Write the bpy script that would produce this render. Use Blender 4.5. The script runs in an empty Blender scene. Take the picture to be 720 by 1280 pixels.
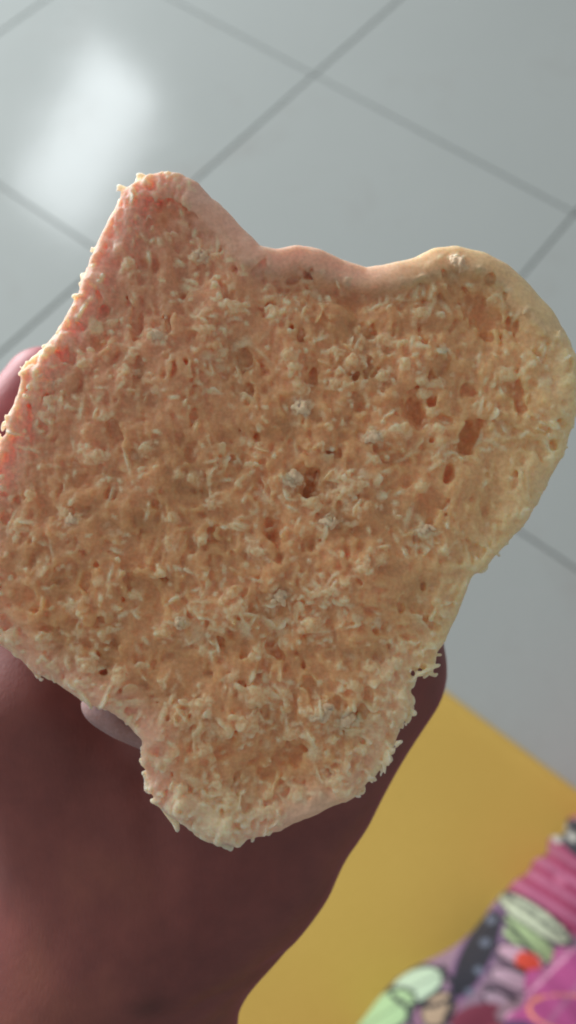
import bpy, bmesh, math, random
import numpy as np
from mathutils import Vector, Matrix
random.seed(7)
rng = np.random.default_rng(11)
S = bpy.context.scene
COL = S.collection
TILE = 0.6

# ------------------------------------------------------------------ camera
F = 950.0                                    # focal length in photo pixels (720 x 1280)
yaw, tilt, roll, tcx, tcy, th = 0.6849, 0.4126, -0.0162, 1.4162, -1.9114, 1.7566
fw = Vector((-math.sin(tilt) * math.sin(yaw), math.sin(tilt) * math.cos(yaw), -math.cos(tilt)))
r0 = Vector((math.cos(yaw), math.sin(yaw), 0)); u0 = r0.cross(fw)
RT = math.cos(roll) * r0 + math.sin(roll) * u0
UP = -math.sin(roll) * r0 + math.cos(roll) * u0
EYE = Vector((tcx * TILE, tcy * TILE, th * TILE))
ROT = Matrix((RT, UP, -fw)).transposed()
cam = bpy.data.objects.new('camera', bpy.data.cameras.new('camera'))
COL.objects.link(cam); S.camera = cam
cam.matrix_world = Matrix.Translation(EYE) @ ROT.to_4x4()
cam.data.sensor_fit = 'VERTICAL'; cam.data.sensor_height = 36; cam.data.sensor_width = 36
cam.data.lens = F / 1280 * 36
cam.data.clip_start = 0.005; cam.data.clip_end = 60
D0 = 0.135                                   # distance of the bread face
cam.data.dof.use_dof = True
cam.data.dof.focus_distance = D0 + 0.001
cam.data.dof.aperture_fstop = cam.data.lens / 2.3

def ray(px, py):
    return (RT * ((px - 360) / F) + UP * (-(py - 640) / F) + fw)
def on_plane(px, py, z):
    d = ray(px, py); return EYE + d * ((z - EYE.z) / d.z)

# ------------------------------------------------------------------ world and lamps
w = bpy.data.worlds.new('World'); S.world = w; w.use_nodes = True
bg = w.node_tree.nodes['Background']
bg.inputs['Color'].default_value = (0.97, 0.97, 0.95, 1); bg.inputs['Strength'].default_value = 0.31
S.view_settings.view_transform = 'Standard'; S.view_settings.look = 'None'
S.view_settings.exposure = 0; S.view_settings.gamma = 1
S.render.engine = 'CYCLES'
S.cycles.use_denoising = True
S.cycles.filter_width = 2.0
S.cycles.max_bounces = 8; S.cycles.diffuse_bounces = 4; S.cycles.glossy_bounces = 3
S.cycles.sample_clamp_indirect = 6

def area(name, loc, target, sx, sy, power, color, roll_=0):
    l = bpy.data.lights.new(name, 'AREA'); l.shape = 'RECTANGLE'; l.size = sx; l.size_y = sy
    l.energy = power; l.color = color
    o = bpy.data.objects.new(name, l); COL.objects.link(o)
    q = (Vector(target) - Vector(loc)).to_track_quat('-Z', 'Y')
    o.matrix_world = Matrix.Translation(loc) @ q.to_matrix().to_4x4() @ Matrix.Rotation(roll_, 4, 'Z')
    return o
# the window whose reflection lies on the tiles at the upper left
hit = on_plane(108, 182, 0.0); din = (hit - EYE).normalized()
ref = Vector((din.x, din.y, -din.z))
area('window_light', hit + ref * 3.2, hit, 0.42, 0.92, 9.5, (0.92, 0.97, 1.0), math.radians(-48))
# wide soft daylight from the open side of the room, beyond the top of the picture
hd = Vector((fw.x, fw.y, 0)).normalized(); sd = Vector((RT.x, RT.y, 0)).normalized()
area('room_daylight', EYE + hd * 3.4 - sd * 2.9 + Vector((0, 0, 0.05)), EYE + hd * 0.1 - Vector((0, 0, .1)), 2.4, 0.9, 250, (0.97, 0.98, 1.0))
# softer light from the side of the room, up to the left of the viewer
area('side_daylight', EYE - sd * 1.5 + hd * 1.0 + Vector((0, 0, .75)), EYE + hd * 0.05 - Vector((0, 0, .15)), 0.9, 0.9, 11, (1.0, 0.97, 0.93))

# ------------------------------------------------------------------ helpers
def tag(o, label=None, cat=None, group=None, kind=None):
    if label: o['label'] = label
    if cat: o['category'] = cat
    if group: o['group'] = group
    if kind: o['kind'] = kind
    return o
def link(name, me, parent=None, mw=None):
    o = bpy.data.objects.new(name, me); COL.objects.link(o)
    if parent is not None: o.parent = parent
    if mw is not None: o.matrix_world = mw
    return o
def empty(name, mw):
    o = bpy.data.objects.new(name, None); COL.objects.link(o); o.empty_display_size = .02
    o.matrix_world = mw; return o
def np_mesh(name, v, q, smooth=True):
    me = bpy.data.meshes.new(name)
    q = np.asarray(q, np.int32); n, k = q.shape
    me.vertices.add(len(v)); me.vertices.foreach_set('co', np.asarray(v, np.float32).ravel())
    me.loops.add(n * k); me.loops.foreach_set('vertex_index', q.ravel())
    me.polygons.add(n); me.polygons.foreach_set('loop_start', np.arange(0, n * k, k, dtype=np.int32))
    me.polygons.foreach_set('loop_total', np.full(n, k, np.int32))
    me.update(calc_edges=True)
    if smooth: me.polygons.foreach_set('use_smooth', np.ones(n, bool))
    return me
def color_attr(me, c, name='tint'):
    a = me.color_attributes.new(name, 'FLOAT_COLOR', 'POINT')
    d = np.ones((len(c), 4), np.float32); d[:, :3] = c; a.data.foreach_set('color', d.ravel())
class NT:
    def __init__(s, name):
        s.m = bpy.data.materials.new(name); s.m.use_nodes = True; s.t = s.m.node_tree
        s.b = s.t.nodes['Principled BSDF']
    def n(s, ty, **k):
        x = s.t.nodes.new(ty)
        for a, v in k.items(): setattr(x, a, v)
        return x
    def l(s, a, b): s.t.links.new(a, b)
    def coord(s): return s.n('ShaderNodeTexCoord').outputs['Object']
    def noise(s, vec, sc, det=3, rough=.5):
        x = s.n('ShaderNodeTexNoise'); x.inputs['Scale'].default_value = sc
        x.inputs['Detail'].default_value = det; x.inputs['Roughness'].default_value = rough
        s.l(vec, x.inputs['Vector']); return x.outputs['Fac']
    def ramp(s, f, stops):
        x = s.n('ShaderNodeValToRGB'); e = x.color_ramp.elements
        while len(e) < len(stops): e.new(0.5)
        for i, (p, c) in enumerate(stops):
            e[i].position = p; e[i].color = (*c, 1) if len(c) == 3 else c
        s.l(f, x.inputs[0]); return x.outputs[0]
    def mix(s, f, a, b, mode='MIX'):
        x = s.n('ShaderNodeMix', data_type='RGBA', blend_type=mode)
        for v, i in ((f, 0), (a, 6), (b, 7)):
            if hasattr(v, 'links'): s.l(v, x.inputs[i])
            else: x.inputs[i].default_value = v if i == 0 else (*v, 1)
        return x.outputs[2]
    def bump(s, f, st, dist):
        x = s.n('ShaderNodeBump'); x.inputs['Strength'].default_value = st; x.inputs['Distance'].default_value = dist
        s.l(f, x.inputs['Height']); s.l(x.outputs[0], s.b.inputs['Normal'])
    def base(s, c):
        if hasattr(c, 'links'): s.l(c, s.b.inputs['Base Color'])
        else: s.b.inputs['Base Color'].default_value = (*c, 1)

# ------------------------------------------------------------------ noise on voxel grids
def sm(x, a, b):
    t = np.clip((x - a) / (b - a), 0, 1); return t * t * (3 - 2 * t)
def value(shape, cell, seed):
    """smooth value noise, mean 0, about -1..1; cell = size in voxels per axis"""
    g = np.random.default_rng(seed)
    dims = [int(math.ceil(n / c)) + 2 for n, c in zip(shape, cell)]
    a = (g.random(dims, dtype=np.float32) * 2 - 1)
    off = g.random(len(dims))
    for ax in reversed(range(len(dims))):
        p = np.arange(shape[ax]) / cell[ax] + off[ax] * .99
        i = p.astype(int); t = (p - i).astype(np.float32); t = t * t * (3 - 2 * t)
        sh = [1] * len(dims); sh[ax] = -1
        lo = np.take(a, i, ax); hi = np.take(a, i + 1, ax)
        hi -= lo; hi *= t.reshape(sh); lo += hi; a = lo
    return a
def iso_mesh(f, origin, vox):
    """quads of the surface f = 0 (f > 0 inside), f in mm"""
    import openvdb
    g = openvdb.FloatGrid(background=3.0)
    a = np.clip(-f, -3, 3).astype(np.float32)
    g.copyFromArray(a, tolerance=0.0)
    v, q = g.convertToQuads(isovalue=0.0)
    idx = np.asarray(v, np.float32)
    return idx * vox + np.asarray(origin, np.float32), np.asarray(q, np.int32)[:, ::-1], idx
def submesh(v, q, sel):
    qq = q[sel]; u, inv = np.unique(qq, return_inverse=True)
    return v[u], inv.reshape(qq.shape), u

# ================================================================== THE SETTING
# floor: grout bed, tiles as pieces
m = NT('grout'); c = m.coord()
m.base(m.ramp(m.noise(c, 60), [(.3, (.08, .085, .085)), (.7, (.13, .14, .14))])); m.b.inputs['Roughness'].default_value = .8
GROUT = m.m
m = NT('tile_glaze'); c = m.coord()
oi = m.n('ShaderNodeObjectInfo')
colA = m.ramp(m.noise(c, 2.2, 3), [(.3, (.415, .465, .455)), (.7, (.45, .50, .49))])
colB = m.mix(.5, colA, m.ramp(m.noise(c, 240, 2), [(.35, (.40, .445, .44)), (.65, (.48, .515, .51))]))
smu = m.ramp(m.noise(c, 5, 6, .65), [(.56, (0, 0, 0)), (.74, (1, 1, 1))])
m.base(m.mix(smu, colB, (.41, .44, .43)))
rr = m.n('ShaderNodeMapRange'); m.l(m.noise(c, 9, 5, .6), rr.inputs[0])
rr.inputs[3].default_value = .11; rr.inputs[4].default_value = .20
m.l(rr.outputs[0], m.b.inputs['Roughness']); m.bump(m.noise(c, 7, 2), .12, .004)
GLAZE = m.m
bm = bmesh.new(); bmesh.ops.create_cube(bm, size=1)
for v in bm.verts: v.co = Vector((v.co.x * 9, v.co.y * 9, v.co.z * .05 - .027))
me = bpy.data.meshes.new('floor'); bm.to_mesh(me); bm.free(); me.materials.append(GROUT)
floor = tag(link('floor', me), kind='structure')
def tile_mesh():
    bm = bmesh.new(); bmesh.ops.create_cube(bm, size=1)
    h = TILE / 2 - .0015
    for v in bm.verts: v.co = Vector((v.co.x * 2 * h, v.co.y * 2 * h, v.co.z * .008 - .004))
    bmesh.ops.bevel(bm, geom=[e for e in bm.edges if all(v.co.z > -.001 for v in e.verts)], offset=.0012, segments=2, affect='EDGES')
    me = bpy.data.meshes.new('tile'); bm.to_mesh(me); bm.free(); me.materials.append(GLAZE); return me
tme = tile_mesh()
for i in range(-6, 7):
    for j in range(-6, 7):
        o = link('tile', tme, floor)
        o.location = ((i + .5) * TILE, (j + .5) * TILE, random.uniform(-.0003, .0003))
        o.rotation_euler = (random.uniform(-.0012, .0012), random.uniform(-.0012, .0012), random.choice((0, 1, 2, 3)) * math.pi / 2)

# yellow mat: its far edge runs with the tiles
pa = on_plane(545, 853, .012); pb = on_plane(722, 986, .012)
ex = (pb - pa); ex.z = 0; ex.normalize(); ey = Vector((-ex.y, ex.x, 0))
if ey.dot(hd) > 0: ey = -ey                                  # towards the photographer
m = NT('yellow_mat_cloth'); c = m.coord()
m.base(m.mix(.45, m.ramp(m.noise(c, 5, 4), [(.3, (.66, .44, .09)), (.7, (.72, .50, .115))]), m.ramp(m.noise(c, 350, 2), [(.3, (.64, .43, .085)), (.7, (.76, .53, .13))])))
m.b.inputs['Roughness'].default_value = .85
wv = m.n('ShaderNodeTexWave'); wv.inputs['Scale'].default_value = 160; wv.inputs['Distortion'].default_value = .6
m.l(c, wv.inputs['Vector']); m.bump(wv.outputs['Fac'], .3, .0006)
MAT = m.m
nx, ny = 120, 90
L, W = 1.5, 1.35
us = np.linspace(-.36, L - .36, nx); vs = np.linspace(0, W, ny)
U, V = np.meshgrid(us, vs, indexing='ij')
wob = value((nx, ny), (14, 14), 5)
edge = np.minimum(np.minimum(V, W - V), np.minimum(U - us[0], us[-1] - U))
Z = .012 + .0018 * wob * sm(edge, .0, .1) - .006 * (1 - sm(edge, 0, .012))
top = np.stack([U, V, Z], -1).reshape(-1, 3)
bot = top.copy(); bot[:, 2] = .0012
idx = np.arange(nx * ny).reshape(nx, ny)
q = np.stack([idx[:-1, :-1], idx[1:, :-1], idx[1:, 1:], idx[:-1, 1:]], -1).reshape(-1, 4)
q2 = q[:, ::-1] + nx * ny
rim = []
loop = list(idx[:, 0]) + list(idx[-1, 1:]) + list(idx[-2::-1, -1]) + list(idx[0, -2:0:-1])
for a, b in zip(loop, loop[1:] + loop[:1]): rim.append([a, a + nx * ny, b + nx * ny, b])
me = np_mesh('yellow_mat', np.vstack([top, bot]), np.vstack([q, q2, np.array(rim)])); me.materials.append(MAT)
mo = Matrix((ex, ey, Vector((0, 0, 1)))).transposed().to_4x4(); mo.translation = Vector((pa.x, pa.y, 0.0005))
if mo.determinant() < 0:
    me.flip_normals()
mat_o = tag(link('yellow_mat', me, None, mo), 'plain mustard yellow floor mat lying on the pale tiles', 'mat')

# ================================================================== CLOTH ROLLS
def in_ell(x, y, cx, cy, a, b, ang):
    c, s = math.cos(ang), math.sin(ang)
    X = (x - cx) * c + (y - cy) * s; Y = -(x - cx) * s + (y - cy) * c
    return (X / a) ** 2 + (Y / b) ** 2
def cloth_roll(name, e0, e1, zsil, rad, zc, ext, fold, paint, mat, seed, label, cat):
    """a rolled cloth on the mat; e0, e1: two photo points of its far silhouette"""
    A = on_plane(*e0, zsil); B = on_plane(*e1, zsil)
    d = B - A; d.z = 0; ln = d.length; d.normalize()
    n = Vector((d.y, -d.x, 0))
    if n.dot(sd) < 0: n = -n                                 # away from the mat, to the right
    O = A + n * rad * .80; O.z = zc
    nu, nv = 520, 300
    u = np.linspace(-ext, ln + ext, nu); a = np.linspace(0, 2 * math.pi, nv, endpoint=False)
    U, T = np.meshgrid(u, a, indexing='ij')
    R = rad * np.ones_like(U)
    R += fold(U, T, ln)
    nz = value((nu, nv + 40), (46, 34), seed)[:, :nv] * .012 + value((nu, nv + 40), (18, 16), seed + 1)[:, :nv] * .018
    R -= .013 * np.exp(-((U / ln - .45) / .32) ** 2) * (name == 'printed_quilt')
    R *= 1 + nz * np.minimum(1, (nv - np.arange(nv)) / 30)
    endr = np.sqrt(np.clip(1 - (np.clip(np.abs(U - ln / 2) - (ln / 2 + ext - rad * .6), 0, None) / (rad * .6)) ** 2, .0004, 1))
    R *= endr
    X = U; Yl = -np.cos(T) * R; Zl = np.sin(T) * R
    P = (np.array(O)[None, None] + X[..., None] * np.array(d) + Yl[..., None] * np.array(n) + Zl[..., None] * np.array((0, 0, 1.)))
    P[..., 2] = np.maximum(P[..., 2], .0165 + .001 * np.sin(U * 60))
    # print: motifs are laid out on the cloth in the flat frame seen from above the roll
    rel = P - np.array(EYE)
    z = rel @ np.array(fw); px = 360 + F * (rel @ np.array(RT)) / z; py = 640 - F * (rel @ np.array(UP)) / z
    col = paint(px, py, U, T)
    idx = np.arange(nu * nv).reshape(nu, nv); i2 = np.roll(idx, -1, 1)
    q = np.stack([idx[:-1], idx[1:], i2[1:], i2[:-1]], -1).reshape(-1, 4)
    Pc = P.reshape(-1, 3) - np.array([O.x, O.y, 0])
    me = np_mesh(name, Pc, q); color_attr(me, col.reshape(-1, 3)); me.materials.append(mat)
    o = link(name, me, None, Matrix.Translation((O.x, O.y, 0)))
    return tag(o, label, cat)
m = NT('printed_cotton'); c = m.coord()
at = m.n('ShaderNodeAttribute', attribute_name='tint')
m.base(m.mix(.25, at.outputs['Color'], m.mix(1, at.outputs['Color'], m.ramp(m.noise(c, 500, 2), [(.3, (.6, .6, .6)), (.7, (1, 1, 1))]), 'MULTIPLY')))
m.b.inputs['Roughness'].default_value = .8; m.b.inputs['Sheen Weight'].default_value = .15
m.bump(m.noise(c, 700, 2), .3, .0005)
COTTON = m.m
LIL, NAVY, GRN, PNK, RED, CRM = [np.array(x) for x in ((.24, .15, .21), (.005, .005, .015), (.22, .31, .17), (.27, .028, .09), (.62, .06, .03), (.55, .55, .50))]
def paint_floral(px, py, U, T):
    col = np.ones(px.shape + (3,)) * LIL
    def put(mask, c, s=None): col[mask] = c
    def leaf(cx, cy, a, b, ang, c, out=NAVY, vein=True, grad=None):
        e = in_ell(px, py, cx, cy, a, b, ang)
        put(e < 1.0, out); ins = in_ell(px, py, cx, cy, a * .90, b * .80, ang) < 1
        put(ins, c)
        if vein:
            cc, s = math.cos(ang), math.sin(ang)
            Y = -(px - cx) * s + (py - cy) * cc
            put(ins & (np.abs(Y) < 1.6), c * .6)
        return ins
    # repeated small ground pattern: petals along the cloth
    st = np.sin(U * 95 + 2.2 * np.sin(T * 7)); put(st > .93, np.array((.30, .12, .22)))
    # pink gathered band
    band = (py < 1112 + .62 * (px - 625)) & (px > 600)
    put(band, PNK)
    put(band & (np.sin((py - px * .62) * .27) > .2), np.array((.36, .10, .19)))
    put((py < 1066 + (px - 715) * .9) & (px > 640), NAVY * 1.5)
    for (x, y) in ((703, 1032), (716, 1046), (722, 1020), (696, 1048)): put(in_ell(px, py, x, y, 8, 5, .6) < 1, CRM * .8)
    put((py < 1024) & (px > 690), np.array((.30, .05, .06)))
    # green leaf pair under the band
    leaf(668, 1148, 58, 17, .60, np.array((.45, .50, .36)))
    leaf(655, 1172, 60, 15, .60, np.array((.33, .44, .22)))
    # dark seed pod with pale dots
    leaf(596, 1192, 66, 23, -1.12, NAVY, out=np.array((.16, .08, .18)), vein=False)
    for (x, y) in ((606, 1178), (598, 1213), (614, 1150), (587, 1240)):
        put(in_ell(px, py, x, y, 6, 5, 0) < 1, np.array((.10, .12, .17)))
    # segmented lilac bloom with red heart
    for k in range(4):
        leaf(652 - k * 9, 1196 + k * 29, 34, 13, .35, np.array((.48 - .03 * k, .30, .38)), vein=False)
    put(in_ell(px, py, 660, 1203, 17, 13, .4) < 1, RED)
    # leaves at the lower left
    leaf(520, 1232, 38, 24, -.45, np.array((.42, .55, .40)))
    leaf(482, 1266, 44, 27, -.6, np.array((.33, .50, .26)))
    leaf(548, 1262, 26, 20, -.8, np.array((.45, .33, .22)), vein=False)
    leaf(600, 1300, 60, 20, -.2, np.array((.38, .07, .10)))
    def stroke(pts, wd, c=NAVY):
        for (x0, y0), (x1, y1) in zip(pts, pts[1:]):
            dx, dy = x1 - x0, y1 - y0; t = np.clip(((px - x0) * dx + (py - y0) * dy) / (dx * dx + dy * dy), 0, 1)
            put((px - x0 - t * dx) ** 2 + (py - y0 - t * dy) ** 2 < wd * wd, c)
    put(in_ell(px, py, 596, 1272, 34, 16, -.3) < 1, np.array((.20, .03, .06)))
    put(in_ell(px, py, 640, 1262, 22, 12, -.5) < 1, np.array((.30, .20, .24)))
    stroke([(553, 1208), (567, 1232), (562, 1262), (548, 1300)], 3.2)
    stroke([(490, 1244), (508, 1258), (516, 1285)], 3.0)
    stroke([(514, 1256), (540, 1258), (562, 1250)], 2.6)
    stroke([(626, 1146), (648, 1170), (664, 1190)], 2.6)
    stroke([(618, 1196), (640, 1206), (668, 1222)], 2.4)
    stroke([(606, 1232), (624, 1238), (646, 1252)], 2.4)
    stroke([(630, 1118), (660, 1136), (706, 1172)], 1.6)
    put(in_ell(px, py, 700, 1100, 9, 5, .6) < 1, np.array((.45, .12, .22)))
    # the unseen rest of the cloth carries the same leaves at random
    g = np.random.default_rng(3)
    for k in range(60):
        uu = g.uniform(U.min(), U.max()); tt = g.uniform(2.2, 6.2)
        e = in_ell(U, T, uu, tt, .035, .16, g.uniform(-.5, .5))
        cc = [GRN, NAVY, PNK, CRM][k % 4]
        put((e < 1) & (T > 2.0), NAVY); put((e < .75) & (T > 2.0), cc)
    return col
def paint_pink(px, py, U, T):
    col = np.ones(px.shape + (3,)) * np.array((.30, .040, .165))
    st = np.sin(px * .10 + py * .11 + 1.5 * np.sin(U * 20))
    col[st > .85] = (.30, .08, .19)
    for cx, cy, a, b, an in ((720, 1268, 62, 24, .15), (650, 1330, 40, 20, 0)):
        e = in_ell(px, py, cx, cy, a, b, an); col[(e < 1) & (e > .84)] = (.62, .22, .10)
    col[in_ell(px, py, 648, 1285, 24, 10, .1) < 1] = (.06, .02, .08)
    s2 = np.abs(py - (1170 + (720 - px) * .98 + 14)); col[s2 < 2.0] = (.58, .30, .42)
    for k in range(12):
        e = in_ell(U, T, k * .11 - .3, 3.2 + (k % 3) * .7, .04, .25, .4); col[(e < 1) & (e > .7)] = (.62, .22, .10)
    return col
def fold_floral(U, T, ln):
    s = U / ln
    b = np.exp(-((s - .86) / .16) ** 2)
    return .006 * np.sin(s * 62 + 1.3 * np.sin(T * 2)) * b * (1 + .4 * np.sin(T * 3)) + .004 * np.sin(s * 14 + T) * (1 - b) + .002 * np.sin(s * 5.5 + .8) + .003 * np.cos(T * 2 + s * 3)
def fold_pink(U, T, ln):
    s = U / ln
    return .006 * np.sin(s * 6 + T * 2) + .004 * np.sin(s * 19 + T) + .008 * np.cos(T * 3)
cloth_roll('printed_quilt', (482, 1283), (746, 1022), .10, .080, .085, .35, fold_floral, paint_floral, COTTON, 21,
           'rolled floral cotton cloth with green leaves and dark dotted pod, on the yellow mat', 'cloth')
cloth_roll('pink_cloth', (706, 1283), (818, 1166), .20, .115, .130, .35, fold_pink, paint_pink, COTTON, 31,
           'magenta pink cloth with thin orange curve at the lower right corner, beside the floral cloth', 'cloth')

# ================================================================== HAND
LOC = Matrix.Translation(EYE + fw * D0) @ ROT.to_4x4()       # frame of the bread: x right, y up, z to the viewer; millimetres x .001
def hand():
    vox = 1.0
    ox, oy, oz = -150., -330., -110.
    shape = (250, 420, 150)
    f = np.full(shape, -99., np.float32)
    X = (ox + np.arange(shape[0]) * vox).astype(np.float32)
    Y = (oy + np.arange(shape[1]) * vox).astype(np.float32)
    Zc = (oz + np.arange(shape[2]) * vox).astype(np.float32)
    def smax(a, b, k):
        h = np.clip(.5 + .5 * (a - b) / k, 0, 1); return b + (a - b) * h + k * h * (1 - h)
    def cone(a, b, ra, rb, k=4., flat=1.0):
        nonlocal f
        a = np.array(a, float); b = np.array(b, float); R = max(ra, rb) + k + 3
        lo = np.minimum(a, b) - R; hi = np.maximum(a, b) + R
        i0 = np.clip(((lo - (ox, oy, oz)) / vox).astype(int), 0, shape); i1 = np.clip(((hi - (ox, oy, oz)) / vox).astype(int) + 1, 0, shape)
        if (i1 <= i0).any(): return
        sl = tuple(slice(p, q) for p, q in zip(i0, i1))
        P = np.stack(np.meshgrid(X[sl[0]], Y[sl[1]], Zc[sl[2]], indexing='ij'), -1)
        d = b - a; L2 = (d * d).sum(); t = np.clip(((P - a) @ d) / max(L2, 1e-6), 0, 1)
        w_ = P - (a + t[..., None] * d); w_[..., 2] /= flat
        r = ra + (rb - ra) * t
        v = r - np.sqrt((w_ ** 2).sum(-1))
        f[sl] = smax(f[sl], v.astype(np.float32), k)
    # forearm and wrist (leave the frame at the lower left)
    cone((-120, -325, -34), (-66, -175, -38), 48, 40, 10, .85)
    cone((-64, -175, -38), (-48, -124, -42), 41, 35, 12, .75)
    cone((-52, -124, -42), (-36, -92, -44), 33, 28, 12, .72)
    # palm: fan of metacarpals
    cone((-24, -86, -46), (-36, -2, -48), 22, 12, 12)
    cone((-20, -86, -46), (-14, 4, -50), 22, 12, 12)
    cone((-14, -80, -46), (8, 0, -50), 20, 12, 12)
    cone((-7, -74, -45), (27, -8, -48), 19, 12.5, 12)
    cone((4, -60, -44), (20, -38, -46), 18, 17, 9)          # heel of the hand below the little finger
    # thumb ball
    cone((-36, -92, -42), (-58, -46, -42), 24, 19, 12)
    cone((-58, -46, -42), (-70, -14, -50), 17, 12, 8)
    cone((-70, -14, -50), (-75, 12, -57), 12, 10.5, 4)
    cone((-75, 12, -57), (-63, 33, -60), 10.5, 9.4, 4)
    # four fingers behind the slice
    joints = {
        'index': [(-36, -2, -48), (-42, 26, -48), (-40, 44, -42), (-38, 52, -38)],
        'middle': [(-14, 4, -50), (-15, 30, -50), (-13, 41, -46), (-12, 49, -40)],
        'ring': [(8, 0, -50), (13, 24, -50), (14, 37, -46), (14, 46, -40)],
        'little': [(27, -8, -48), (34, 10, -48), (37, 22, -44), (38, 31, -39)]}
    rad = {'index': (9.6, 8.6, 7.8, 6.6), 'middle': (9.8, 8.8, 8, 6.8), 'ring': (9.2, 8.3, 7.6, 6.4), 'little': (8.2, 7.2, 6.5, 5.6)}
    for kf, J in joints.items():
        R = rad[kf]
        for i in range(3): cone(J[i], J[i + 1], R[i] * 1.0, R[i + 1], 2.2)
        for i in (1, 2): cone(J[i], np.array(J[i]) + .1, R[i] * 1.06, R[i] * 1.06, 2.)
    # soft undulation, palm creases
    f += value(shape, (26, 26, 26), 61) * .9 + value(shape, (9, 9, 9), 62) * .18
    def crease(pts, depth, wid):
        nonlocal f
        for a, b in zip(pts, pts[1:]):
            a = np.array(a, float); b = np.array(b, float)
            lo = np.minimum(a, b) - 8; hi = np.maximum(a, b) + 8
            i0 = np.clip((lo[:2] - (ox, oy)).astype(int), 0, shape[:2]); i1 = np.clip((hi[:2] - (ox, oy)).astype(int) + 1, 0, shape[:2])
            sx, sy = slice(i0[0], i1[0]), slice(i0[1], i1[1])
            P = np.stack(np.meshgrid(X[sx], Y[sy], indexing='ij'), -1)
            d = b[:2] - a[:2]; t = np.clip(((P - a[:2]) @ d) / (d @ d), 0, 1)
            dd = np.sqrt(((P - (a[:2] + t[..., None] * d)) ** 2).sum(-1))
            f[sx, sy, :] -= (depth * np.exp(-(dd / wid) ** 2))[:, :, None] * (Zc > -44)[None, None]
    crease([(-64, -30), (-46, -38), (-30, -56), (-24, -84)], .6, 3.6)
    crease([(-52, -112), (-36, -107), (-18, -103), (-2, -99)], .5, 2.2)
    crease([(-55, -119), (-36, -114), (-16, -110)], .35, 2)
    v, q, idx = iso_mesh(f, (ox, oy, oz), vox)
    return v * .001, q, joints, rad
m = NT('skin'); c = m.coord()
big = m.noise(c, 22, 4, .55)
base = m.ramp(big, [(.30, (.205, .060, .056)), (.55, (.250, .080, .070)), (.75, (.310, .115, .082))])
mott = m.noise(c, 140, 4, .6)
base = m.mix(.5, base, m.mix(1, base, m.ramp(mott, [(.3, (.72, .66, .70)), (.7, (1.15, 1.1, 1.05))]), 'MULTIPLY'))
at = m.n('ShaderNodeAttribute', attribute_name='tint')
base = m.mix(1, base, at.outputs['Color'], 'MULTIPLY')
m.base(base)
m.b.inputs['Roughness'].default_value = .52
m.b.inputs['Subsurface Weight'].default_value = .35
m.b.inputs['Subsurface Radius'].default_value = (1.0, .35, .2); m.b.inputs['Subsurface Scale'].default_value = .004
vo = m.n('ShaderNodeTexVoronoi'); vo.feature = 'DISTANCE_TO_EDGE'; vo.inputs['Scale'].default_value = 900
mp = m.n('ShaderNodeMapping'); mp.inputs['Scale'].default_value = (1, .45, 1); mp.inputs['Rotation'].default_value = (0, 0, -.5)
m.l(c, mp.inputs['Vector']); m.l(mp.outputs[0], vo.inputs['Vector'])
ad = m.n('ShaderNodeMath', operation='ADD'); m.l(vo.outputs['Distance'], ad.inputs[0])
mm = m.n('ShaderNodeMath', operation='MULTIPLY'); m.l(m.noise(c, 260, 3), mm.inputs[0]); mm.inputs[1].default_value = 1.2
m.l(mm.outputs[0], ad.inputs[1]); m.bump(ad.outputs[0], .14, .0004)
SKIN = m.m
hv, hq, joints, hrad = hand()
# window light on the fingers put into their colour, over pinker pads
hw = np.clip((hv[:, 1] * 1000 + 6) / 26, 0, 1)[:, None]
mole = np.exp(-(((hv[:, 0] * 1000 + 28) / 4) ** 2 + ((hv[:, 1] * 1000 + 100) / 2.6) ** 2))[:, None] * (hv[:, 2:] > -.04)
htint = (1 - .4 * mole) + hw * (np.array((2.0, 1.9, 2.4)) - 1)
hand_root = empty('hand', LOC)
tag(hand_root, 'bare left hand, palm up, holding the slice of bread from behind', 'hand')
me = np_mesh('palm_and_fingers', hv, hq); color_attr(me, htint); me.materials.append(SKIN)
link('skin', me, hand_root)
m = NT('nail'); m.base((.42, .24, .21)); m.b.inputs['Roughness'].default_value = .3; NAIL = m.m
def nail(a, b, r):
    a = Vector(a) * .001; b = Vector(b) * .001; r *= .001
    d = (b - a).normalized(); back = Vector((0, 0, -1)); back = (back - d * back.dot(d)).normalized(); s = d.cross(back)
    vs, qs = [], []
    n = 9
    for i in range(n):
        for j in range(n):
            t = i / (n - 1) * 2 - 1; w_ = (j / (n - 1) * 2 - 1) * math.sqrt(max(.05, 1 - .6 * t * t * (1 if t < 0 else .4)))
            an = w_ * .85; p = b + d * (t * r * .75) + (back * math.cos(an) + s * math.sin(an)) * (r * (1.04 - .08 * t * t)); vs.append(p[:])
    for i in range(n - 1):
        for j in range(n - 1): k = i * n + j; qs.append((k, k + 1, k + n + 1, k + n))
    me = np_mesh('nail', np.array(vs), np.array(qs)); me.materials.append(NAIL)
    o = link('nail', me, hand_root); md = o.modifiers.new('t', 'SOLIDIFY'); md.thickness = .0005; md.offset = 0
for kf, J in joints.items(): nail(J[2], J[3], hrad[kf][3])
nail((-75, 12, -57), (-63, 33, -60), 9.4)

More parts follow.
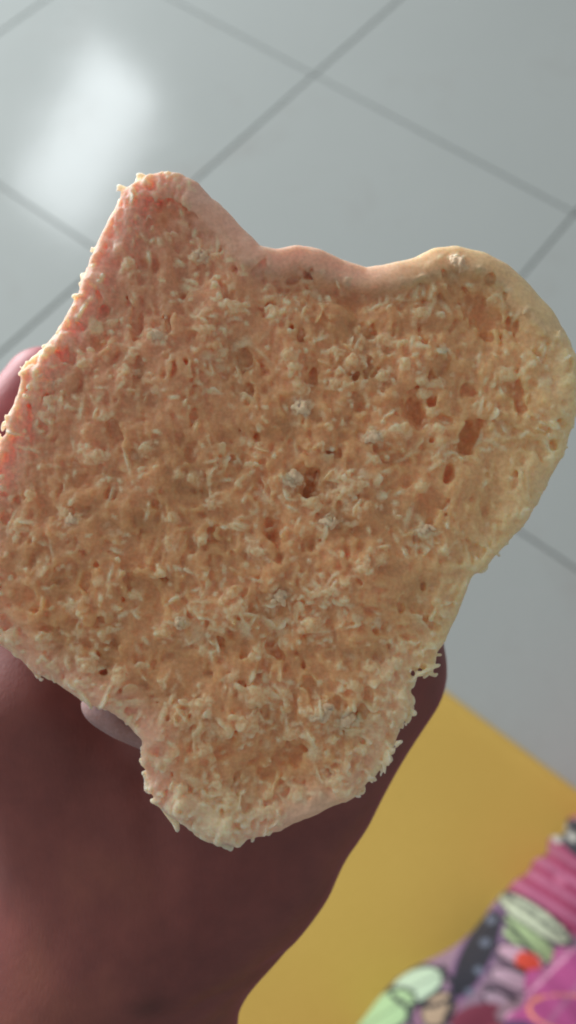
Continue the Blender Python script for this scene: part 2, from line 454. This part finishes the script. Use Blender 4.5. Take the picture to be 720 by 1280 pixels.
# ================================================================== BREAD
K = D0 * 1000 / F                                            # mm per photo pixel on the face
def PX(px, py): return (px - 360) * K, -(py - 640) * K
OUT = [  # photo outline: x, y, smoothness of the crust there
 (142,248,.2),(152,232,.3),(168,219,.4),(186,211,.4),(205,208,.45),(228,212,.5),(248,222,.5),(262,240,.6),(285,262,.8),(308,285,1),(325,302,1),(345,306,1),(370,301,1),
 (400,305,1),(430,318,1),(460,327,1),(490,324,1),(520,316,1),(545,304,1),(575,301,1),(610,310,1),(640,325,1),(662,345,1),(685,370,.9),
 (705,395,.6),(718,420,.45),(726,450,.4),(727,490,.4),(722,530,.4),(710,565,.4),(690,605,.4),(665,648,.4),(640,680,.4),(615,705,.4),
 (597,720,.4),(590,735,.3),(580,765,.2),(568,790,.2),(556,820,.1),(545,845,0),(530,840,0),(518,842,0),(514,858,0),(517,885,0),(510,905,0),
 (498,930,0),(487,945,0),(480,958,0),(468,975,0),(452,998,.3),(425,1012,.5),(390,1028,.6),(350,1045,.5),(310,1055,.2),(290,1062,0),(265,1057,0),
 (240,1050,0),(228,1035,0),(212,1025,0),(195,1010,0),(183,985,0),(175,955,0),(178,925,0),(160,908,0),(130,890,.1),(100,878,.3),(70,860,.3),
 (40,845,.2),(15,820,.1),(-8,802,0),(-30,780,0),(-45,740,0),(-45,690,0),(-36,640,0),(-20,590,.1),(-6,556,.1),(4,530,.1),(18,495,.1),(22,462,.0),(38,452,0),(48,438,.1),(66,410,.2),(84,378,.2),
 (98,350,.2),(112,312,.2),(126,280,.2)]
vox = .2
BX, BY, BZ = -64., -64., -24.
shp = (600, 644, 142)
X1 = (BX + np.arange(shp[0]) * vox).astype(np.float32); Y1 = (BY + np.arange(shp[1]) * vox).astype(np.float32); Z1 = (BZ + np.arange(shp[2]) * vox).astype(np.float32)
XX, YY = np.meshgrid(X1, Y1, indexing='ij')
poly = np.array([PX(a, b) for a, b, _ in OUT]); sw = np.array([s for _, _, s in OUT])
def poly_dist(XX, YY):
    best = np.full(XX.shape, 1e9, np.float32); wt = np.zeros(XX.shape, np.float32); ins = np.zeros(XX.shape, bool)
    n = len(poly)
    for i in range(n):
        a, b = poly[i], poly[(i + 1) % n]; d = b - a
        t = np.clip(((XX - a[0]) * d[0] + (YY - a[1]) * d[1]) / (d @ d), 0, 1)
        dx = XX - (a[0] + t * d[0]); dy = YY - (a[1] + t * d[1]); D = dx * dx + dy * dy
        mk = D < best; best[mk] = D[mk]; wt[mk] = (sw[i] + (sw[(i + 1) % n] - sw[i]) * t)[mk]
        c = ((a[1] > YY) != (b[1] > YY)); 
        if abs(d[1]) > 1e-9: ins ^= c & (XX < a[0] + (YY - a[1]) * d[0] / d[1])
    return np.where(ins, np.sqrt(best), -np.sqrt(best)).astype(np.float32), wt
d2, s2 = poly_dist(XX, YY)
def blur2(a, n):
    for _ in range(n):
        a = (np.roll(a, 1, 0) + np.roll(a, -1, 0) + np.roll(a, 1, 1) + np.roll(a, -1, 1) + a) / 5
    return a
s2 = blur2(s2, 30)
n2 = lambda mmx, sd_: value(shp[:2], (mmx / vox, mmx / vox), sd_)
# relief of the torn face
rimr = 1.6 + 3.2 * s2
dd = np.clip(d2, 0, None)
rnd = np.where(dd < rimr, rimr * (1 - np.sqrt(np.clip(1 - (1 - dd / rimr) ** 2, 0, 1))), 0)
h = -rnd + 1.0 * n2(17, 1) + 1.0 * n2(7.5, 2) + .4 * n2(4.5, 22) + (.6 * n2(3.3, 3) + .35 * n2(1.8, 33)) * (1 - .8 * s2 * (1 - sm(dd, 3, 6)))
smooth_band = sm(s2, .35, .8) * (1 - sm(dd + .9 * n2(3, 4) + .5 * n2(1.2, 44), 3.6, 5.6))
h = h - 1.7 * sm(s2, .3, .8) * sm(dd, 4.0, 6.5) * (1 - .6 * sm(dd, 10, 20))
h = h * (1 - .45 * smooth_band) 
rough = 1 - .93 * smooth_band
h0 = h.copy()
d3 = (d2 + (n2(1.6, 5) * .35 + n2(4, 6) * .5 + n2(.8, 7) * .10) * (1 - .85 * s2))
f = np.minimum(h[:, :, None] - Z1[None, None], d3[:, :, None] + np.zeros(len(Z1), np.float32)).astype(np.float32)
f = np.minimum(f, (Z1 - (BZ + 2.0))[None, None])
depth = np.clip(f, None, 50).copy()
def n3(mm_, sd_, an=(1, 1, 1)): return value(shp, tuple(mm_ / vox * a for a in an), sd_)
lab = np.zeros(shp, np.uint8); flk = np.zeros(shp, np.float32)
def rotm(g):
    qv = g.normal(size=4); qv /= np.linalg.norm(qv); a, b, c, d = qv
    return np.array([[a*a+b*b-c*c-d*d, 2*(b*c-a*d), 2*(b*d+a*c)], [2*(b*c+a*d), a*a-b*b+c*c-d*d, 2*(c*d-a*b)], [2*(b*d-a*c), 2*(c*d+a*b), a*a-b*b-c*c+d*d]])
def splat(c, r, M, mode, flake=0., label=0, k=.25, amt=None):
    c = np.array(c, float); r = np.array(r, float); R = r.max() + .7
    i0 = ((c - R - (BX, BY, BZ)) / vox).astype(int); i1 = ((c + R - (BX, BY, BZ)) / vox).astype(int) + 2
    i0 = np.clip(i0, 0, shp); i1 = np.clip(i1, 0, shp)
    if (i1 <= i0).any(): return
    sl = tuple(slice(a, b) for a, b in zip(i0, i1))
    x = (X1[sl[0]] - c[0])[:, None, None]; y = (Y1[sl[1]] - c[1])[None, :, None]; z = (Z1[sl[2]] - c[2])[None, None]
    q = 0
    for a in range(3): q = q + ((M[a, 0] * x + M[a, 1] * y + M[a, 2] * z) / r[a]) ** 2
    v = ((1 - np.sqrt(q)) * r.min()).astype(np.float32)
    g = f[sl]
    if mode < 0:
        f[sl] = np.minimum(g, -v)
    else:
        hh = np.clip(.5 + .5 * (g - v) / k, 0, 1); f[sl] = v + (g - v) * hh + k * hh * (1 - hh)
        flk[sl] = np.maximum(flk[sl], flake * np.clip(v / .3 + 1, 0, 1))
        if label: lab[sl][v > -.45] = label
I3 = np.eye(3)
def hz(x, y):
    i = int(np.clip((x - BX) / vox, 0, shp[0] - 1)); j = int(np.clip((y - BY) / vox, 0, shp[1] - 1)); return h[i, j], d2[i, j], smooth_band[i, j]
g = np.random.default_rng(5); pit = np.zeros(shp[:2])
# deeper holes seen in the photograph: x, y, half width, half height (px), depth mm, tilt
for px, py, a, b, dp, an in ((520,515,14,20,4.5,.5),(590,541,12,23,5,-.35),(390,605,9,20,5,-.25),(340,664,9,18,4.5,.2),(562,590,8,16,3.5,-.2),(326,598,9,26,2.6,0),(535,630,16,26,2.4,-.5),
        (606,388,36,15,2.4,-.5),(586,487,10,7,3,0),(648,498,7,22,2.8,.1),(216,272,24,26,1.3,.3),(124,424,10,16,3,0),(32,748,20,13,2.6,0),(105,798,22,14,2.2,-.4),(60,690,18,16,1.8,0),(285,940,26,10,1.6,-.1),
        (450,505,8,10,2.6,0),(540,500,8,8,2.2,0),(365,945,24,7,1.4,.4),(100,600,16,9,2.2,-.4),(610,640,7,14,1.8,0),(430,860,22,8,2,-.5),(240,565,8,12,2.2,0),(445,370,16,8,1.6,0),(160,690,10,14,1.8,.2),(465,765,13,9,2.2,.5),(190,745,8,16,1.8,.3),(330,835,9,18,2.2,-.3)):
    x, y = PX(px, py); z0, _, _ = hz(x, y); c_, s_ = math.cos(an), math.sin(an)
    M = np.array([[c_, s_, 0], [-s_, c_, 0], [0, 0, 1.]])
    for t in range(4):
        o_ = g.normal(size=2) * (.42 * a * K, .38 * b * K) * (t > 0); sc_ = 1 if t == 0 else g.uniform(.45, .75)
        splat((x + c_ * o_[0] - s_ * o_[1], y + s_ * o_[0] + c_ * o_[1], z0 + .2), (a * K * sc_ * 1.15, b * K * sc_ * 1.15, dp * sc_ * .62), M, -1)
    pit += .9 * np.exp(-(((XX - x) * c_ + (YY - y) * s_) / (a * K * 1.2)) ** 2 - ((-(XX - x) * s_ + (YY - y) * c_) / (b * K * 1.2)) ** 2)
# pores of the crumb, open where the slice was torn
g = np.random.default_rng(5)
for k in range(1300):
    x = g.uniform(-58, 54); y = g.uniform(-60, 60); z0, dq, sb = hz(x, y)
    if dq < 1.0 or sb > .3: continue
    r = min(1.5, .34 * math.exp(abs(g.normal()) * .55))
    an = g.normal(.25, .6); c_, s_ = math.cos(an), math.sin(an)
    M = np.array([[c_, s_, 0], [-s_, c_, 0], [0, 0, 1.]])
    splat((x, y, z0 - g.uniform(-.7, .35)), (r * .8, r * g.uniform(1.2, 2.4), r * .9), M, -1)
amp = ((rough * (1 - .6 * np.clip(pit, 0, 1)))[:, :, None] * np.ones(len(Z1), np.float32)).astype(np.float32)
side = sm(-d2, -3, 0)[:, :, None]
nf = np.zeros(shp, np.float32)
nf += .62 * n3(3.0, 101, (1, 1.2, 1))
r1 = n3(2.2, 102, (.9, 1.3, 1)); nf += .50 * (.36 - 1.5 * np.abs(r1))
del r1
r1 = n3(4.2, 133, (1.5, .8, 1)); nf += .48 * (.36 - 1.5 * np.abs(r1)); del r1
r1 = n3(1.3, 103, (.65, 1.9, 1)); nf += .52 * (.42 - 1.7 * np.abs(r1)); del r1
r1 = n3(1.1, 113, (1.6, .7, 1)); nf += .34 * (.42 - 1.7 * np.abs(r1)); del r1
nf += .26 * n3(.7, 104)
# bend the noise so that nothing runs with the grid
wx = n2(9, 401) * 11 + n2(3.6, 402) * 4; wy = n2(9, 403) * 11 + n2(3.6, 404) * 4
gx, gy = np.meshgrid(np.arange(shp[0]), np.arange(shp[1]), indexing='ij')
gx = np.clip(np.round(gx + wx).astype(int), 0, shp[0] - 1); gy = np.clip(np.round(gy + wy).astype(int), 0, shp[1] - 1)
f += (amp * (.45 + .55 * sm(d2, .2, 2.5))[:, :, None]).astype(np.float32) * (.90 * np.maximum(nf[gx, gy], -1.0)); del nf
f += .05 * n3(.5, 105)
f += .22 * n3(2.6, 108) * (1 - amp)
for _ in range(2):
    for ax in (0, 1, 2):
        t = f * .5; t += np.roll(f, 1, ax) * .25; t += np.roll(f, -1, ax) * .25; f = t
cl2 = n2(5.5, 77) + .6 * n2(2.2, 78)
TOPI = len(Z1) - 1 - np.argmax((f > 0)[:, :, ::-1], axis=2)
h = np.where((f > 0).any(2), Z1[TOPI], -20.).astype(np.float32)
g = np.random.default_rng(8)
# torn flakes standing on the walls
for k in range(12000):
    x = g.uniform(-58, 54); y = g.uniform(-62, 61); z0, dq, sb = hz(x, y)
    if dq < .2 or sb > .35: continue
    cq = cl2[int((x - BX) / vox), int((y - BY) / vox)]
    low = g.random() < (.75 if y < -15 else .5) * float(np.clip(.45 + cq, .06, 1))
    if not low: continue
    r = .36 * math.exp(abs(g.normal()) * .68) * (1.25 if y < -15 else 1)
    r = min(r, 1.7)
    splat((x, y, z0 + g.uniform(-.35, .35)), (r, r * g.uniform(.35, .9), g.uniform(.17, .34)), rotm(g), 1, flake=float(np.clip(g.normal(.55, .4), 0, 1)), k=.25)
# pale clumps of torn crumb: x, y, size px
CL = [(365,601,15),(436,614,27),(446,606,18),(412,652,12),(296,384,18),(342,390,15),(248,318,13),(122,572,12),(130,520,8),(468,545,12),(440,452,12),(492,428,13),(325,868,28),(305,905,26),(280,915,16),(402,890,16),
      (372,995,19),(262,1028,40),(250,1010,30),(282,1035,26),(232,1000,20),(225,985,16),(292,762,14),(410,742,15),(530,664,14),(22,655,13),(14,797,16),(225,778,9),(182,560,9),(545,478,10),(572,328,10),(480,470,11),(640,470,10),(196,420,12),(160,330,9),(505,812,11),(432,905,14),(455,940,11),(200,950,14),(378,508,10),(320,690,10),(250,880,13),(350,745,11),(390,780,12),(150,850,12),(90,650,10),(285,1000,17),(330,1018,14),(420,980,14),(60,500,9),(108,455,8)]
for i, (px, py, r) in enumerate(CL + [(int(g.uniform(30, 560)), int(g.uniform(380, 1000)), g.uniform(5, 10)) for _ in range(90)]):
    x0, y0 = PX(px, py); R = r * K; g2 = np.random.default_rng(900 + i)
    R *= g2.uniform(.8, 1.2); asp = g2.uniform(.5, 1.2)
    if not hz(x0, y0)[1] > 1: continue
    for k in range(int(12 + r * 1.5)):
        th_ = g2.uniform(0, 6.28); rr_ = R * abs(g2.normal()) * .6
        x = x0 + math.cos(th_) * rr_ * 1.15; y = y0 + math.sin(th_) * rr_ * asp; z0, dq, sb = hz(x, y)
        if dq < .4: continue
        s_ = g2.uniform(.22, .55) * (R / 2.2) ** .4
        splat((x, y, min(z0, hz(x0, y0)[0] + 1) + .15 * R * max(0, 1 - (rr_ / R) ** 2) + g2.uniform(-.3, .35)), (s_ * 1.7, s_ * 1.1, s_ * .6), rotm(g2), 1, flake=g2.uniform(.5, 1.), k=.35)
# frayed flakes along the torn outline
fray = np.convolve(np.tile(g.random(len(poly)), 3), np.ones(3) / 3, 'same')[len(poly):2 * len(poly)]
for k in range(900):
    i_ = int(g.integers(len(poly))); t_ = g.random(); p_ = poly[i_] * (1 - t_) + poly[(i_ + 1) % len(poly)] * t_
    sq = sw[i_] * (1 - t_) + sw[(i_ + 1) % len(poly)] * t_
    if g.random() < sq * 1.7 or g.random() > (fray[i_] - .38) * 3: continue
    low_ = p_[1] < -10
    c_ = p_ + g.normal(size=2) * .5; r = .3 * math.exp(abs(g.normal()) * .7) * (1.25 if low_ else 1)
    splat((c_[0], c_[1], -abs(g.normal()) * 2.2 - .4), (r, r * g.uniform(.4, .8), g.uniform(.2, .4)), rotm(g), 1, flake=g.uniform(.3, 1), k=.3)
def clump_mesh(seed, R, asp):
    """closed fluffy tuft of torn crumb, about R mm across, standing on z = 0"""
    g2 = np.random.default_rng(seed); vx = .13; n = int((R * 2.9 + 1.6) / vx); nz_ = int((R * 1.1 + 2.2) / vx); o = np.array((-n / 2 * vx, -n / 2 * vx, -1.1))
    x = (o[0] + np.arange(n) * vx)[:, None, None]; y = (o[1] + np.arange(n) * vx)[None, :, None]; z = (o[2] + np.arange(nz_) * vx)[None, None]
    ff = np.full((n, n, nz_), -3., np.float32)
    for k in range(int(12 + R * 9)):
        th_ = g2.uniform(0, 6.28); rr_ = R * min(1, abs(g2.normal()) * .5); s_ = g2.uniform(.18, .72) * (R / 1.8) ** .5
        c = (math.cos(th_) * rr_, math.sin(th_) * rr_ * asp, .12 + .28 * R * max(0, 1 - (rr_ / R) ** 2) * g2.uniform(.3, 1.2)); M = rotm(g2); q_ = 0
        rad_ = (s_ * g2.uniform(1.0, 1.6), s_ * g2.uniform(.8, 1.2), s_ * g2.uniform(.45, .8))
        for a in range(3): q_ = q_ + ((M[a, 0] * (x - c[0]) + M[a, 1] * (y - c[1]) + M[a, 2] * (z - c[2])) / rad_[a]) ** 2
        v = ((1 - np.sqrt(q_)) * min(rad_)).astype(np.float32); kk = .30
        hh = np.clip(.5 + .5 * (ff - v) / kk, 0, 1); ff = v + (ff - v) * hh + kk * hh * (1 - hh)
    ff += .10 * value(ff.shape, (4, 4, 4), seed) + .14 * value(ff.shape, (8, 8, 8), seed + 1)
    ff[:1] = -3; ff[-1:] = -3; ff[:, :1] = -3; ff[:, -1:] = -3; ff[:, :, :1] = -3; ff[:, :, -1:] = -3
    v, q, _ = iso_mesh(ff, o, vx)
    return v, q
NC = 0
# shreds hanging from the lower edge
def shred(pts, r, lb):
    for (a, b, z, rr_) in pts:
        x, y = PX(a, b); splat((x, y, z), (rr_, rr_ * 1.5, rr_ * .7), I3, 1, flake=.9, label=lb, k=.4)
shred([(205, 1008, -2, 1.2), (209, 1018, -2.2, 1.0), (213, 1027, -2.4, .8), (217, 1036, -2.6, .65), (219, 1044, -2.7, .5)], 0, NC + 1)
shred([(272, 1052, -2, 1.2), (281, 1060, -2.4, .9), (287, 1067, -2.7, .6)], 0, NC + 2)
shred([(44, 838, -2, .9), (42, 847, -2.2, .5)], 0, 0)
shred([(484, 940, -2, .9), (486, 950, -2.2, .6), (479, 957, -2.3, .6)], 0, 0)
shred([(50, 448, -2, 1.4), (40, 455, -2.0, 1.3), (30, 460, -2.0, .8)], 0, 0)
shred([(516, 856, -1.8, .8), (517, 880, -2, .7), (512, 900, -2, .7)], 0, 0)
# lower back corner of the slice, showing beneath the torn edge
for (px, py, rx, ry, z) in ((154, 899, 6.5, 3.6, -17), (134, 889, 5.5, 3.2, -18), (180, 905, 7, 4.5, -18)):
    x, y = (px - 360) * (D0 * 1000 - z) / F, -(py - 640) * (D0 * 1000 - z) / F
    splat((x, y, z), (rx, ry, 6), np.array([[.87, -.5, 0], [.5, .87, 0], [0, 0, 1.]]), 1, k=.8)
# one smoothing pass softens voxel steps
for ax in (0, 1, 2):
    t = f * .5; t += np.roll(f, 1, ax) * .25; t += np.roll(f, -1, ax) * .25; f = t
f[:2] = -3; f[-2:] = -3; f[:, :2] = -3; f[:, -2:] = -3; f[:, :, :2] = -3; f[:, :, -2:] = -3
bv, bq, bi = iso_mesh(f, (BX, BY, BZ), vox)
print('bread quads', len(bq))
ii = np.clip(np.round(bi).astype(int), 0, np.array(shp) - 1)
vfl = flk[ii[:, 0], ii[:, 1], ii[:, 2]]; vlab = lab[ii[:, 0], ii[:, 1], ii[:, 2]]; vsb = smooth_band[ii[:, 0], ii[:, 1]]; vd = d2[ii[:, 0], ii[:, 1]]
vs2 = s2[ii[:, 0], ii[:, 1]]
# colour of the crumb: tan body, paler dry flakes, pinker towards the upper left, creamier at the right and bottom
px_ = 360 + bv[:, 0] / K; py_ = 640 - bv[:, 1] / K
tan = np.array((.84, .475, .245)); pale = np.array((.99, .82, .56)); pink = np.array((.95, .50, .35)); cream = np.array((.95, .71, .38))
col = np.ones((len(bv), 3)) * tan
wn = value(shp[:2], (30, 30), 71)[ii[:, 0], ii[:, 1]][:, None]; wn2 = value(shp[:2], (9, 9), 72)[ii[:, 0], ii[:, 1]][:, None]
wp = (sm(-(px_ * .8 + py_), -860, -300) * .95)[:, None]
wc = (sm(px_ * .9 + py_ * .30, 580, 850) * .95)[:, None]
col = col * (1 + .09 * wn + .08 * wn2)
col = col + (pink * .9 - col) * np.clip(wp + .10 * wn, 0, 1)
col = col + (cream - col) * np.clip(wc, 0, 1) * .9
tip = np.exp(-((px_ - 255) / 75) ** 2 - ((py_ - 1035) / 45) ** 2)[:, None]
col = col + (np.array((.97, .82, .55)) - col) * np.clip(tip * .9, 0, 1)
rimw = np.clip(sm(-vd, -9, -.5) * .6, 0, 1)[:, None]
wr = np.maximum(wc, sm(px_, 430, 560)[:, None])
rimc = np.array((.97, .68, .58)) * (1 - wr) + np.array((.97, .82, .52)) * wr
col = col + (rimc - col) * rimw  # pale crust, with the backlit glow of the rim put into its colour
pit_shade = (np.clip(pit, 0, 1)[ii[:, 0], ii[:, 1]] * sm(h0[ii[:, 0], ii[:, 1]] - bv[:, 2], .5, 1.6))[:, None]
col = col + (np.array((.85, .36, .17)) - col) * pit_shade * .8  # reddish shade inside the deeper holes put into the crumb colour
col = col + (pale - col) * np.clip(vfl * .85, 0, 1)[:, None]
sidew = (sm(-bv[:, 2], 5, 11) * sm(-vd, -2.5, 0.5))[:, None]
col = col + (np.array((.80, .60, .54)) - col) * sidew * .7
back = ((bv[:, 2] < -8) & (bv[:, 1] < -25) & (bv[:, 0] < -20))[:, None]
col = np.where(back, np.array((.42, .29, .29)), col)  # lower back corner painted dark: its shade is in the colour
soft = sm(np.abs(vsb - .5), .02, .42)      # no scattering along the crust's edge
def bread_mat(name, sss, rough_, bump_sc, bs):
    m = NT(name); c = m.coord(); at = m.n('ShaderNodeAttribute', attribute_name='tint')
    fine = m.ramp(m.noise(c, 1500, 3), [(.3, (.88, .86, .84)), (.7, (1.05, 1.05, 1.05))])
    m.base(m.mix(1, at.outputs['Color'], fine, 'MULTIPLY'))
    m.b.inputs['Roughness'].default_value = rough_
    m.b.inputs['Specular IOR Level'].default_value = .35
    m.b.inputs['Subsurface Weight'].default_value = sss
    if sss > .5:
        a2 = m.n('ShaderNodeAttribute', attribute_name='soft'); mu = m.n('ShaderNodeMath', operation='MULTIPLY'); mu.inputs[1].default_value = sss
        m.l(a2.outputs['Fac'], mu.inputs[0]); m.l(mu.outputs[0], m.b.inputs['Subsurface Weight'])
    m.b.inputs['Subsurface Radius'].default_value = (1.0, .66, .46); m.b.inputs['Subsurface Scale'].default_value = .0042
    m.bump(m.noise(c, bump_sc, 3), bs, .0004)
    return m.m
CRUMB = bread_mat('crumb', 1.0, .62, 1700, .5); CLUMP = bread_mat('dry_crumb', .35, .7, 1700, .6); CLUMP.node_tree.nodes['Principled BSDF'].inputs['Subsurface Scale'].default_value = .0007
CRUST = bread_mat('crust', .8, .6, 900, .25)
bread = empty('bread_slice', LOC)
tag(bread, 'torn slice of soft bread with rough crumb face towards the viewer, held in the hand', 'bread')
def components(q, n):
    """connected pieces of a quad mesh: one label per quad"""
    lb = np.arange(n)
    while True:
        mn = lb[q].min(1); new = lb.copy()
        for k in range(4): np.minimum.at(new, q[:, k], mn)
        new = np.minimum(new, new[new]); new = new[new]
        if (new == lb).all(): return lb[q[:, 0]]
        lb = new
def drop_small(q, n, least):
    c = components(q, n); u, inv, cnt = np.unique(c, return_inverse=True, return_counts=True)
    return inv, cnt, cnt[inv] >= least
_, _, keep = drop_small(bq, len(bv), 3000); bq = bq[keep]
fl = vlab[bq]; fl = np.where((fl == fl[:, :1]).all(1), fl[:, 0], 0)
fcr = ((vsb[bq].mean(1) > .5)) & (fl == 0)
ci = np.where(fcr)[0]; inv, cnt, big = drop_small(bq[ci], len(bv), 1500)
fcr[ci[~big]] = False
bvm = bv * .001
def part(name, sel, mat):
    v, q, u = submesh(bvm, bq, sel)
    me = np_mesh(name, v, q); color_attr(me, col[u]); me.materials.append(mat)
    a = me.attributes.new('soft', 'FLOAT', 'POINT'); a.data.foreach_set('value', soft[u].astype(np.float32))
    return link(name, me, bread)
part('crumb', (fl == 0) & ~fcr, CRUMB)
for k in np.where(cnt >= 1500)[0]:
    s = np.zeros(len(bq), bool); s[ci[inv == k]] = True; part('crust', s, CRUST)
for k in (1, 2):
    sel = fl == k
    if sel.sum() > 60: part('crumb_shred', sel, CRUMB)
for i, (px, py, r) in enumerate(CL):
    if (r < 20 and i % 3) or r > 24 or py > 960: continue
    x, y = PX(px, py); g2 = np.random.default_rng(700 + i); R_ = r * K * g2.uniform(.8, 1.15)
    v, q = clump_mesh(900 + i * 3, R_, g2.uniform(.55, 1.)); q = q[drop_small(q, len(v), 400)[2]]
    v, q, _ = submesh(v, q, np.ones(len(q), bool))
    a_ = g2.uniform(-.9, .9); ca, sa = math.cos(a_), math.sin(a_)
    v = np.stack([v[:, 0] * ca - v[:, 1] * sa, v[:, 0] * sa + v[:, 1] * ca, v[:, 2]], -1)
    ix, iy = int((x - BX) / vox), int((y - BY) / vox); zb = float(np.percentile(h[ix - 5:ix + 6, iy - 5:iy + 6], 60))
    me = np_mesh('crumb_clump', v * .001, q)
    base_ = np.array((.98, .78, .54)) * g2.uniform(.88, 1.0); base_ = base_ * (1 - .3 * (y > 20)) + np.array((.93, .66, .48)) * .3 * (y > 20)
    color_attr(me, np.ones((len(v), 3)) * base_); me.materials.append(CLUMP)
    o = link('crumb_clump', me, bread); o.location = (x * .001, y * .001, zb * .001)
